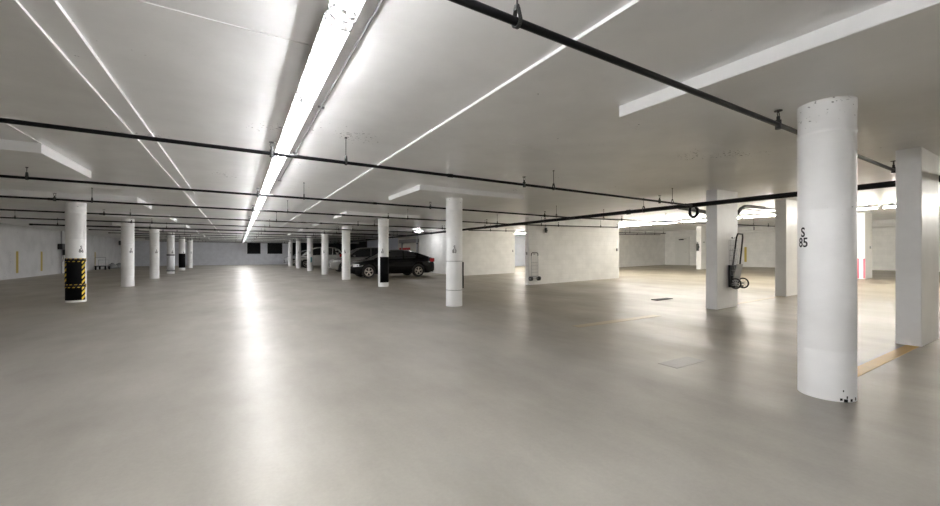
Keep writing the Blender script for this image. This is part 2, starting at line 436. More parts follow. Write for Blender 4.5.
c3 = round_column(*RCOL[2], 'white round column with black sheet round its lower half, before the black sedan', GR, [('S',1.345),('81',1.255)], view_ang(*RCOL[2])-8)
c4 = round_column(*RCOL[3], 'white round column standing just off the nose of the black sedan', GR, [('S',1.345),('79',1.255)], view_ang(*RCOL[3])-18)
c5 = round_column(*RCOL[4], 'white round column in front of the rear of the white minivan', GR, [('S',1.345),('77',1.255)], view_ang(*RCOL[4])-18)
c6 = round_column(*RCOL[5], 'white round column with a small teal sticker low down', GR, [('S',1.345),('75',1.255)], view_ang(*RCOL[5]))
c7 = round_column(*RCOL[6], 'slim far white round column at the nose of the white minivan', GR, [('S',1.345),('73',1.255)], view_ang(*RCOL[6]))
c8 = round_column(*RCOL[7], 'farthest white round column of the right row, near the far wall', GR, [('S',1.345),('71',1.255)], view_ang(*RCOL[7]))
l1 = round_column(*LCOL[0], 'white round column with black sheet edged in yellow and black hazard tape', GL, [('S',1.36),('86',1.27)], view_ang(*LCOL[0])+29)
l2 = round_column(*LCOL[1], 'plain white round column, next one beyond the hazard-taped column', GL, [('S',1.36),('84',1.27)], view_ang(*LCOL[1])+29)
l3 = round_column(*LCOL[2], 'plain white round column between two columns, third in the left row', GL, [('S',1.36),('82',1.27)], view_ang(*LCOL[2])+25)
l4 = round_column(*LCOL[3], 'white round column with white wrap held by two dark bands', GL, [('S',1.36),('80',1.27)], view_ang(*LCOL[3])+25)
l5 = round_column(*LCOL[4], 'white far column of the left row with plain black wrap', GL, [('S',1.36),('78',1.27)], view_ang(*LCOL[4])+25)
l6 = round_column(*LCOL[5], 'farthest cream white column of the left row', GL, [('S',1.36),('76',1.27)], view_ang(*LCOL[5])+25)
def sh(parent, name, mat, r0, r1, a0, a1, z0, z1, n=24, shear=0):
    o = MB().shell(r0,r1,a0,a1,z0,z1,n).build(name, mat, parent, origin=(0,0,0)); o.location = (0,0,0); return o
def tape(parent, va, a0, a1, z0, z1, vertical):
    mb = MB(); r0, r1 = R+.004, R+.010
    mb.shell(r0,r1,va+a0,va+a1,z0,z1,24,0)
    if vertical:
        z = z0; w = a1-a0; step = .13
        while z + .02 < z1:
            # yellow lozenge climbing across the strip
            n = 6; v = []; fs = []
            for k in range(n+1):
                a = math.radians(va+a0+w*k/n); zz = z + .09*k/n
                for q in (min(zz,z1), min(zz+.065,z1)): v.append(((r1+.001)*math.cos(a),(r1+.001)*math.sin(a),q))
            fs = [(2*k,2*k+2,2*k+3,2*k+1) for k in range(n)]
            mb.add(v, fs, True, 1); z += step
    else:
        a = a0; st = 26
        while a < a1:
            n = 4; v = []
            for k in range(n+1):
                aa = va + a + 13*k/n
                b0 = min(aa, va+a1); b1 = min(aa+14, va+a1)
                for (q, zz) in ((b0, z0), (b1, z1)):
                    q = math.radians(q); v.append(((r1+.001)*math.cos(q),(r1+.001)*math.sin(q),zz))
            mb.add(v, [(2*k,2*k+2,2*k+3,2*k+1) for k in range(n)], True, 1); a += st
    o = mb.build('hazard_tape', [M_rubber, M_tape_y], parent, origin=(0,0,0)); o.location = (0,0,0)
    o['label'] = 'yellow and black striped tape'
va = view_ang(*LCOL[0])
sh(l1,'rubber_sheet',M_rubber_flat,R-.002,R+.003,va-100,va+54,.05,1.12)['label'] = 'black rubber sheet'
tape(l1,va,-98,66,1.03,1.12,False); tape(l1,va,-98,66,.37,.46,False)
tape(l1,va,-98,-58,.46,1.03,True); tape(l1,va,31,56,.05,.37,True); tape(l1,va,31,56,.46,1.03,True)
va = view_ang(*RCOL[2])
sh(c3,'rubber_sheet',M_rubber_flat,R-.002,R+.006,va-37,va+150,.16,1.12)['label'] = 'black rubber sheet'
va = view_ang(*LCOL[4])
sh(l5,'rubber_sheet',M_rubber_flat,R-.002,R+.008,va-130,va+130,.20,1.25)['label'] = 'black wrap'
va = view_ang(*LCOL[3])
sh(l4,'wrap_sheet',M_white_sheet,R-.002,R+.006,va-120,va+130,.15,1.20)
sh(l4,'band',M_rubber,R+.004,R+.011,va-180,va+180,1.13,1.20,48); sh(l4,'band',M_rubber,R+.004,R+.011,va-180,va+180,.15,.21,48)
va = view_ang(*RCOL[1])
sh(c2,'strap',M_conduit,R-.002,R+.005,va-180,va+180,1.055,1.068,48); sh(c2,'strap',M_conduit,R-.002,R+.005,va-180,va+180,.375,.388,48)
sh(c2,'rubber_sheet',M_rubber_flat,R+.006,R+.034,va+84,va+205,.42,1.04)['label'] = 'black sheet strapped to the far side'
va = view_ang(*RCOL[5])
sh(c6,'sticker',M_teal,R-.002,R+.003,va+10,va+45,.62,1.0,8)['label'] = 'teal sticker'

for (a, b, z0, z1) in ((222,227,.012,.03),(230,239,.0,.025),(236,239,.03,.05),(246,252,.004,.026),(228,230,.085,.10),(262,265,.01,.035)):
    sh(c1,'paint_chip',M_rubber_flat,R-.004,R+.0015,a,b,z0,z1,4)['label'] = 'dark chip in the paint'
# ------------------------------------------------------------------ square columns
def square_column(x0,y0,x1,y1,label,ztop=None):
    t0, t1 = ceil_z(x0+.001,y0)-.001, ceil_z(x1,y0)-.001; b0, b1 = floor_z(x0)-.005, floor_z(x1)-.005
    o = MB().hexa([(x0,y0,b0),(x1,y0,b1),(x1,y1,b1),(x0,y1,b0),(x0,y0,t0),(x1,y0,t1),(x1,y1,t1),(x0,y1,t0)]).build('square_column', M_sqcol, origin=(x0,y0,0), bevel=.012)
    return tag(o, label, 'column', 'flat white rectangular columns', 'thing')
s1 = square_column(7.76,1.28,8.76,1.52,'large white rectangular column behind the S 85 column, cut by the frame edge')
s2 = square_column(9.05,4.46,9.97,4.70,'white rectangular column with a black cart hanging on its face')
s3 = square_column(12.8,4.54,13.72,4.80,'white rectangular column half hidden behind the S 85 column')
s4 = square_column(21.5,5.04,22.42,5.28,'white rectangular column with pink tape on its lower edges')
s5 = square_column(24.4,12.95,24.98,13.24,'small distant white rectangular column beside the far steel door')
for (x,y) in ((21.5,5.04),(21.5,5.22)):
    o = MB().box(x-.006,y-.003,floor_z(21.5)+.02,x+.003,y+.055,floor_z(21.5)+.82).build('pink_tape', M_pink, s4); o['label'] = 'pink tape'
# outlets on column faces
def outlet(parent,x,y,z):
    MB().box(x-.025,y-.03,z,x+.025,y,z+.09).build('outlet_box', M_conduit, parent)
outlet(s4,22.1,5.04,1.25+.2); outlet(s5,24.7,12.95,1.9); 
MB().box(9.72-.03,11.77,1.2,9.722,11.83,1.3).build('outlet_box', M_conduit, bpy.data.objects['wall_center'])
MB().box(14.9,11.66,1.36,14.97,11.702,1.48).build('outlet_box', M_conduit, bpy.data.objects['wall_center'])
MB().box(13.95,18.27,1.33,14.02,18.302,1.48).build('outlet_box', M_conduit, bpy.data.objects['wall_middle'])

# ------------------------------------------------------------------ pipes
def hanger(parent, x, y, z, r, along):
    """clevis strap round the pipe with a threaded rod up to the soffit"""
    mb = MB(); q = r+.006
    pts = []
    for k in range(13):
        a = PI*1.08 + (PI*.84)*k/12
        pts.append((q*math.cos(a), q*math.sin(a)))
    pts = [(-.30*r, r+.055)] + [(-q, .2*r)] + pts + [(q, .2*r)] + [(.30*r, r+.055)]
    def P(t, b, w): return (x+w, y+t, z+b) if along == 'x' else (x+t, y+w, z+b)
    for i in range(len(pts)-1):
        (t0,b0),(t1,b1) = pts[i], pts[i+1]
        nx, nz = (b1-b0), -(t1-t0); l = math.hypot(nx,nz) or 1; nx, nz = nx/l*.004, nz/l*.004
        w = .012
        mb.hexa([P(t0,b0,-w),P(t1,b1,-w),P(t1,b1,w),P(t0,b0,w),P(t0+nx,b0+nz,-w),P(t1+nx,b1+nz,-w),P(t1+nx,b1+nz,w),P(t0+nx,b0+nz,w)])
    mb.cyl((x,y,z+r+.035),(x,y,z+r+.065),.014,6)
    h = mb.build('hanger', M_rod, parent)
    zt = ceil_z(x,y)
    MB().cyl((x,y,z+r+.05),(x,y,zt-.001),.005,8).cyl((x,y,zt-.014),(x,y,zt-.001),.016,8).build('rod', M_rod, h)
def sprinkler(parent, x, y, z, r):
    mb = MB()
    mb.cyl((x,y,z-r-.018),(x,y,z+r+.02),r*1.0+.004,10,mat=0)
    mb.cyl((x,y,z+r),(x,y,z+r+.055),.014,10)
    mb.tube([(x-.010,y,z+r+.05),(x-.022,y,z+r+.075),(x-.004,y,z+r+.105)],.004,6)
    mb.tube([(x+.010,y,z+r+.05),(x+.022,y,z+r+.075),(x+.004,y,z+r+.105)],.004,6)
    h = mb.build('sprinkler_head', M_rod, parent)
    MB().cyl((x,y,z+r+.103),(x,y,z+r+.108),.032,14).build('deflector', M_rod, h)
MAINX = 8.9; MZ = 2.345
def branch(y, x0, x1, label, r=.021, z0=2.39, slope=-.0047, hang=True, group='black sprinkler pipes crossing the garage'):
    zz = lambda x: z0 + slope*(x+3.0)
    mb = MB(); mb.cyl((x0,y,zz(x0)),(x1,y,zz(x1)),r,16)
    # grooved couplings
    xs = x0+.02
    for k in range(int((x1-x0)/6)+1 if y > 2 else 0):
        xc = x0+.06+6*k
        if xc < x1: mb.cyl((xc-.04,y,zz(xc)),(xc+.04,y,zz(xc)),r*1.28,16)
    o = mb.build('sprinkler_pipe', M_pipe, origin=(x0,y,zz(x0)))
    tag(o, label, 'pipe', group)
    if hang:
        k = -4
        while 1.15+3.47*k < x1-.2:
            x = 1.15+3.47*k + (.07 if y < 2 else 0) - (.42 if k < 0 else 0)
            if x > x0+.1 and not (y < 2 and 3 < x < 6): hanger(o,x,y,zz(x),r,'x')
            k += 1
        k = -4
        while .33+3.65*k < x1-.2:
            x = .33+3.65*k + (.25 if y < 2 else 0)
            if x > x0+.1 and not (y < 2 and -1 < x < 1): sprinkler(o,x,y,zz(x),r)
            k += 1
    return o
BY = [1.56,4.90,8.46,11.50,15.0,18.35,21.8,25.25,28.6,31.9,35.25,38.8,42.5,45.6]
BL = ['nearest black sprinkler pipe, high above and passing behind the S 85 column top',
      'long black sprinkler pipe crossing the nearest stretch of the aisle lights']
for i, y in enumerate(BY):
    lab = BL[i] if i < 2 else '%s black sprinkler pipe from the camera crossing the aisle ceiling' % ORD[i]
    if i == len(BY)-1: lab = 'last black sprinkler pipe crossing the ceiling before the far wall'
    x0 = XL+.06 if i < 6 else (-7.0 if i == 6 else -6.0-.02*i)
    z0, sl, r = 2.385, -.0042, .021
    if i == 0: z0, sl, r = 2.425, -.0015, .021
    if i == 6: r = .03; z0 = 2.375; sl = -.003
    branch(y, x0, MAINX-.052, lab, r, z0, sl)
# main along the garage
mb = MB(); mb.cyl((MAINX,-3,MZ),(MAINX,47.5,MZ),.05,20)
for y in (0.5,6.6,12.7,18.8,24.9,31,37.1,43.2): mb.cyl((MAINX,y-.05,MZ),(MAINX,y+.05,MZ),.064,20)
main = mb.build('sprinkler_main', M_pipe, origin=(MAINX,-3,MZ))
tag(main, 'thick black sprinkler main running lengthwise over the right stalls', 'pipe')
for k in range(13): hanger(main, MAINX, -1.6+3.7*k+.35*(k > 0), MZ, .05, 'y')
# drop loop under the main
cy0, pts = 4.93, []
for k in range(13):
    a = PI + PI*k/12
    pts.append((MAINX+.075, cy0+.085*math.cos(a), MZ-.175+.085*math.sin(a)))
pts = [(MAINX+.0, cy0-.085, MZ-.05)] + [(MAINX+.075, cy0-.085, MZ-.09)] + pts + [(MAINX+.075, cy0+.085, MZ-.06), (MAINX+.2, cy0+.095, MZ-.03)]
MB().tube(pts,.033,12).build('drain_loop', M_pipe, main)
# right hand branches
def rbranch(y, x0, x1, z0, label, r=.02, sleeve=None):
    zz = lambda x: z0 + SLOPE*max(0, x-XR)
    o = MB().cyl((x0,y,zz(x0)),(x1,y,zz(x1)),r,14).build('sprinkler_pipe', M_pipe, origin=(x0,y,zz(x0)))
    tag(o, label, 'pipe', 'black sprinkler pipes in the right hand bay')
    x = x0+1.2
    while x < x1: hanger(o,x,y,zz(x),r,'x'); x += 3.4
    x = x0+2.1
    while x < x1: sprinkler(o,x,y,zz(x),r); x += 3.6
    return o
p = MB().tube([(8.96,5.25,2.33),(11.1,5.25,2.25),(11.5,5.25,2.25),(11.72,5.25,2.34),(11.9,5.25,2.48),(12.1,5.25,2.555),(12.5,5.25,2.575),(13.3,5.25,2.58)],.046,14)
bend = p.build('sprinkler_pipe', M_pipe, origin=(8.96,5.25,2.33))
tag(bend, 'black sprinkler pipe bending up out from behind the cart column', 'pipe', 'black sprinkler pipes in the right hand bay')
MB().cyl((13.28,5.25,2.58),(21.2,5.25,2.655),.027,14).build('branch_pipe', M_pipe, bend)
MB().cyl((12.0,5.33,2.50),(21.2,5.33,2.60),.018,10).build('drain_pipe', M_pipe, bend)
for x in (14.5,17.9): hanger(bend,x,5.25,2.58+.00947*(x-13.28),.021,'x')
rbranch(8.46,8.96,26,2.34,'black sprinkler pipe crossing the bright bay to the right of the long main')
rbranch(11.45,8.96,15.0,2.33,'black sprinkler pipe running along the top of the freestanding block wall')
rbranch(15.0,8.96,24,2.30,'thin black sprinkler pipe seen over the block wall beside the doorway gap')
rbranch(17.6,15.4,27.5,2.35,'thin black sprinkler pipe along the far wall of the right bay')
# white lagged pipe on the far right wall
o = MB().cyl((28.95,-6,2.70),(28.95,15.5,2.70),.09,16).build('lagged_pipe', M_white_pipe, origin=(28.95,-6,2.7))
tag(o, 'thick white lagged pipe along the far right wall below the ceiling', 'pipe')
for y in (-4,0,4,8,12): MB().box(28.93,y-.02,2.78,28.97,y+.02,ceil_z(28.95,y)).build('pipe_mount', M_rod, o)
# conduit by the lights
o = MB().cyl((.70,-6,2.675),(.70,8.4,2.675),.0085,10).build('conduit', M_conduit, origin=(.70,-6,2.675))
tag(o, 'thin grey conduit on the ceiling alongside the aisle lights', 'conduit')
MB().cyl((.70,8.4,2.66),(.70,8.4,2.684),.03,12).build('junction_box', M_conduit, o)
for y in (2.0,4.0,6.0): MB().box(.67,y-.01,2.665,.73,y+.01,2.684).build('clip', M_conduit, o)

# ------------------------------------------------------------------ fluorescent lights
def make_light():
    root = empty('fluorescent_light', (0,0,0), 'x', 'light')
    h = MB().prism([(-.05,0),(-.082,-.038),(-.082,-.048),(-.078,-.048),(-.05,-.03),(.05,-.03),(.078,-.048),(.082,-.048),(.082,-.038),(.05,0)],-.605,.605).build('housing', M_house, root)
    for sy in (-1,1):
        for sx in (-1,1):
            MB().box(sx*.032-.016,sy*.585-.012,-.094,sx*.032+.016,sy*.585+.012,-.031).build('lamp_socket', M_holder, root)
    for sy in (-1,1): MB().box(-.03,sy*.4-.03,-.002,.03,sy*.4+.03,.0355).build('mounting_foot', M_house, root)
    for sx in (-1,1):
        MB().cyl((sx*.032,-.572,-.074),(sx*.032,.572,-.074),.0128,10).build('tube', M_tube, root)
    g = MB(); u = [(-.078,-.052),(-.076,-.07),(-.062,-.1),(-.03,-.108),(.03,-.108),(.062,-.1),(.076,-.07),(.078,-.052)]
    for k in range(25):
        y = -.6+1.2*k/24
        g.tube([(a,y,b) for a, b in u],.0024 if 0 < k < 24 else .0060,6)
    for (a, b) in u[1:-1]: g.cyl((a,-.6,b),(a,.6,b),.0020,4)
    for sx in (-1,1):
        g.cyl((sx*.078,-.6,-.052),(sx*.078,.6,-.052),.0022,4)
    for sy in (-1,1):
        for q in (-.05,-.02,.02,.05): g.cyl((q,sy*.6,-.04),(q,sy*.6,-.106),.0016,4)
    g.build('wire_guard', M_wire, root)
    return root
proto = make_light(); first = True
GA = 'caged fluorescent lights along the aisle'
names = {-1:'caged twin fluorescent light at the top edge of the picture, nearest in the aisle row'}
for k in range(-6, 35):
    y = 2.91 + 1.30*k
    if k == -6: o = proto
    else: o = copy_tree(proto)
    o.location = (.505, y, Z_AISLE-.036)
    if k < -1: lab = 'caged fluorescent light of the aisle row overhead, before the picture begins'
    elif k == -1: lab = names[-1]
    elif k < 15: lab = '%s caged fluorescent light of the aisle row counting away from the top picture edge' % ORD[k+1]
    else: lab = 'far caged fluorescent light where the aisle row merges into one bright line'
    tag(o, lab, 'light', GA)
for k in range(24):
    y = -6.0 + 1.30*k
    o = copy_tree(proto); o.location = (17.5, y, ceil_z(17.5,y)-.038)
    for ch in o.children:
        if ch.name.startswith('tube'): ch.material_slots[0].link = 'OBJECT'; ch.material_slots[0].material = M_tube_warm
    tag(o, 'caged fluorescent light in the bright row over the right hand bay', 'light', 'caged fluorescent lights over the right hand bay')

for y, lab in ((21.4,'caged fluorescent light by the wall beyond the tail of the black sedan'),):
    o = copy_tree(proto); o.location = (9.25, y, ceil_z(9.25,y)-.037); tag(o, lab, 'light'); del o['group']
# ------------------------------------------------------------------ hand carts
def wheel_x(x, y, z, r, w, spokes=6):
    """spoked wheel whose axle runs along x -> (tyre, hub with spokes)"""
    t = MB(); ring = [(x, y+r*math.cos(2*PI*k/24), z+r*math.sin(2*PI*k/24)) for k in range(24)]
    t.tube(ring, w, 8, closed=True)
    h = MB(); h.cyl((x-w*1.3,y,z),(x+w*1.3,y,z),r*.18,12)
    for k in range(spokes):
        a = 2*PI*k/spokes
        h.cyl((x,y,z),(x,y+r*.92*math.cos(a),z+r*.92*math.sin(a)),w*.35,6)
    return t, h
# shopping cart hung on the rectangular column
cx, cy = 9.70, 4.46
root = empty('shopping_cart', (cx,cy-.02,.5), 'black two wheeled shopping cart hung on the face of a rectangular column', 'cart')
ORG[root.name] = (cx,cy-.02,.5)
MB().tube([(cx-.17,cy-.06,.56),(cx-.17,cy-.11,1.1),(cx-.16,cy-.165,1.60),(cx-.13,cy-.175,1.68),(cx+.09,cy-.175,1.68),(cx+.12,cy-.165,1.60),(cx+.14,cy-.11,1.1),(cx+.16,cy-.06,.56)],.017,10).build('handle_frame', M_frame_black, root)
g = MB()
for k in range(7): g.cyl((cx-.2+.066*k,cy-.03,.72),(cx-.2+.066*k,cy-.03,1.55),.003,5)
for k in range(8): g.cyl((cx-.2,cy-.03,.72+.118*k),(cx+.2,cy-.03,.72+.118*k),.003,5)
for k in range(5): g.cyl((cx-.2,cy-.03-.03*k,.75),(cx-.2,cy-.05-.05*k,1.35),.003,5)
for k in range(6): g.cyl((cx-.2,cy-.03,.75+.11*k),(cx-.2,cy-.20,.75+.12*k),.003,5)
g.build('wire_basket', M_frame_grey, root)
MB().box(cx-.21,cy-.06,.50,cx+.19,cy-.02,.98).box(cx-.21,cy-.16,.48,cx+.17,cy-.02,.52).build('base_tray', M_frame_black, root)
MB().hexa([(cx-.15,cy-.10,.62),(cx+.13,cy-.10,.62),(cx+.13,cy-.08,.62),(cx-.15,cy-.08,.62),(cx-.13,cy-.17,1.0),(cx+.12,cy-.17,1.0),(cx+.12,cy-.15,1.0),(cx-.13,cy-.15,1.0)]).build('canvas_bag', M_conduit, root)
MB().cyl((cx-.19,cy-.15,.57),(cx+.19,cy-.15,.57),.009,8).build('axle', M_frame_black, root)
for sx in (-.175,.175):
    t, h = wheel_x(cx+sx,cy-.15,.57,.108,.017,8)
    o = t.build('wheel', M_frame_black, root); h.build('hub', M_frame_grey, o)
# hook it hangs from
o = MB().cyl((cx-.01,cy+.0,1.60),(cx-.01,cy-.02,1.60),.02,10).tube([(cx-.01,cy-.01,1.60),(cx-.01,cy-.05,1.585),(cx-.01,cy-.06,1.61)],.006,6).build('wall_hook', M_frame_black, s2)
# folding dolly on the block wall
dx, dy, zb = 9.96, 11.7, floor_z(10.4)
root = empty('folding_dolly', (dx,dy-.02,zb+.15), 'grey folding dolly with black wheels hung on the freestanding block wall', 'cart')
ORG[root.name] = (dx,dy-.02,zb+.15)
MB().tube([(dx-.17,dy-.08,zb+.3),(dx-.17,dy-.08,zb+1.14)],.012,8).tube([(dx+.17,dy-.08,zb+.3),(dx+.17,dy-.08,zb+1.14)],.012,8).build('upright_frame', M_frame_grey, root)
MB().tube([(dx-.17,dy-.08,zb+1.13),(dx-.16,dy-.085,zb+1.22),(dx-.12,dy-.09,zb+1.25),(dx+.12,dy-.09,zb+1.25),(dx+.16,dy-.085,zb+1.22),(dx+.17,dy-.08,zb+1.13)],.018,8).build('handle', M_frame_black, root)
g = MB()
for k in range(5): g.cyl((dx-.17,dy-.075,zb+.35+.13*k),(dx+.17,dy-.075,zb+.35+.13*k),.006,6)
for k in range(4): g.cyl((dx-.1+.066*k,dy-.07,zb+.3),(dx-.1+.066*k,dy-.07,zb+.9),.004,6)
g.build('cross_bars', M_frame_grey, root)
MB().box(dx-.18,dy-.10,zb+.28,dx+.18,dy-.05,zb+.34).build('toe_plate', M_frame_grey, root)
MB().cyl((dx-.2,dy-.09,zb+.24),(dx+.2,dy-.09,zb+.24),.012,8).build('axle', M_frame_grey, root)
for sx in (-.2,.2):
    o = MB().cyl((dx+sx-.045,dy-.095,zb+.24),(dx+sx+.045,dy-.095,zb+.24),.085,20).build('wheel', M_frame_black, root, bevel=.012)
    MB().cyl((dx+sx-.05,dy-.095,zb+.24),(dx+sx+.05,dy-.095,zb+.24),.035,12).build('hub', M_frame_grey, o)
MB().cyl((dx,dy,zb+1.2),(dx,dy-.09,zb+1.2),.012,8).build('wall_hook', M_frame_black, bpy.data.objects['wall_center'])
# small black sounder high on the block wall
o = MB().box(10.54,11.63,2.08,10.63,11.698,2.28).cyl((10.585,11.63,2.17),(10.585,11.60,2.17),.035,14).build('alarm_sounder', M_frame_black, origin=(10.585,11.7,2.08), bevel=.01)
tag(o, 'small black sounder box high on the freestanding block wall', 'alarm')
MB().cyl((10.585,11.67,2.28),(10.585,11.67,2.42),.008,8).build('conduit', M_frame_black, o)

# floor drain
z = floor_z(10.1)
gx, gy = 9.72, 6.17
root = empty('floor_drain', (gx,gy,z), 'dark slotted drain grate in the floor to the left of the cart column', 'drain')
ORG[root.name] = (gx,gy,floor_z(gx))
z = floor_z(gx)
w = MB()
for (a,b,c_,d_) in ((-.34,-.09,.34,-.06),(-.34,.06,.34,.09),(-.34,-.06,-.31,.06),(.31,-.06,.34,.06)): w.box(gx+a,gy+b,z-.01,gx+c_,gy+d_,z+.012)
w.build('grate_frame', M_grate, root)
w = MB().box(gx-.31,gy-.06,z-.012,gx+.31,gy+.06,z-.002)
for k in range(11): w.box(gx-.30+.056*k,gy-.06,z-.004,gx-.27+.056*k,gy+.06,z+.010)
w.build('grate', M_grate, root)

# ------------------------------------------------------------------ things along the left wall
root = empty('standpipe_valve', (XL,33.6,1.5), 'black valve set on a riser pipe on the left wall beside the hazard-taped column', 'valve')
ORG[root.name] = (XL,33.6,1.5); X = XL
MB().cyl((X+.1,33.6,.01),(X+.1,33.6,2.66),.035,12).build('riser_pipe', M_conduit, root)
MB().box(X+.02,33.25,1.50,X+.24,33.95,1.86).build('control_box', M_frame_black, root, bevel=.02)
MB().box(X+.02,33.75,1.15,X+.26,34.2,1.5).build('valve_body', M_frame_black, root, bevel=.03)
MB().tube([(X+.14,33.7,1.15),(X+.16,33.68,.95),(X+.12,33.75,.8),(X+.1,33.7,.72)],.03,8).build('hose', M_conduit, root)
# platform trolley
tx, ty = -9.02, 40.4
root = empty('platform_trolley', (tx,ty,0), 'low flat trolley with black wheels standing by the left wall stripe', 'trolley')
MB().box(-.35,-.62,.26,.35,.62,.31).build('deck', M_frame_black, root)
MB().tube([(.3,-.58,.3),(.3,-.58,.95),(-.3,-.58,.95),(-.3,-.58,.3)],.015,8).build('push_handle', M_frame_grey, root)
MB().tube([(.3,.3,.3),(.3,.3,.75),(-.3,.3,.75),(-.3,.3,.3)],.012,8).build('rail', M_frame_grey, root)
for sx in (-.28,.28):
    for sy in (-.52,.52):
        o = MB().cyl((sx-.03,sy,.14),(sx+.03,sy,.14),.14,18).build('wheel', M_rubber, root)
        MB().box(sx-.04,sy-.02,.14,sx+.04,sy+.02,.26).build('fork', M_frame_black, o)
for (yy, lab, hh) in ((43.0,'small grey sack slumped on the left side beyond the flat trolley',.42),(45.4,'grey sack slumped by the left wall, farther than the other sack',.36)):
    mb = MB(); n = 14; rings = []
    v = []; prof = [(0,.30),(.08,.36),(.2,.35),(.32,.26),(.40,.13),(hh+.06,.08)]
    for i, (z, r) in enumerate(prof):
        for k in range(n):
            a = 2*PI*k/n; q = r*(1+.12*math.sin(3*a+i))
            v.append((XL+.5+q*math.cos(a)*.9, yy+q*math.sin(a)*1.2, z))
    mb.add(v,[(i*n+k,i*n+(k+1)%n,(i+1)*n+(k+1)%n,(i+1)*n+k) for i in range(len(prof)-1) for k in range(n)],True)
    mb.add(v,[tuple(range(n-1,-1,-1)),tuple(range((len(prof)-1)*n,len(prof)*n))])
    o = mb.build('sack', M_conduit, origin=(XL+.5,yy,0)); tag(o, lab, 'sack')
    MB().tube([(XL+.5+.11*math.cos(2*PI*k/10), yy+.13*math.sin(2*PI*k/10), .40) for k in range(10)],.012,6,closed=True).build('tie', M_frame_black, o)
root = empty('unit_heater', (-9.0,46.6,2.3), 'black box heater hanging under the ceiling by the left wall', 'heater')
ORG[root.name] = (-9.0,46.6,2.3)
MB().box(-9.25,46.2,2.02,-8.75,47.0,2.42).build('casing', M_frame_black, root, bevel=.02)
w = MB()
for k in range(5): w.box(-9.2,46.17,2.07+.07*k,-8.8,46.2,2.09+.07*k)
w.build('louvre', M_conduit, root)
for y in (46.35,46.85): MB().cyl((-9.0,y,2.42),(-9.0,y,2.68),.01,8).build('hanger_rod', M_rod, root)
# red sign on the beige door behind the black car
o = MB().box(12.90,31.6,1.58,12.928,34.2,1.78).build('sign_board', M_red, origin=(12.9,32,1.5))
tag(o, 'long red sign on the beige door behind the black sedan', 'sign')
o = MB().cyl((10.4,24.2,.03),(10.4,24.2,2.66),.05,12).build('riser_pipe', M_conduit, origin=(10.4,24.2,.03))
tag(o, 'dark grey upright pipe at the wall corner behind the black sedan', 'pipe')
for z in (.8,1.9): MB().cyl((10.4,24.2,z),(10.4,24.2,z+.06),.07,12).build('clamp', M_frame_black, o)
o = MB().cyl((24.28,13.10,1.42),(24.28,13.10,1.85),.07,14).cyl((24.28,13.10,1.85),(24.28,13.10,1.95),.03,10).build('fire_extinguisher', M_frame_black, origin=(24.28,13.1,1.42))
tag(o, 'dark fire extinguisher hung on the small distant rectangular column', 'extinguisher')
MB().tube([(24.28,13.10,1.93),(24.20,13.06,1.88),(24.19,13.05,1.6)],.012,6).build('hose', M_frame_black, o)
MB().box(24.34,13.05,1.6,24.40,13.15,1.7).build('bracket', M_frame_black, o)

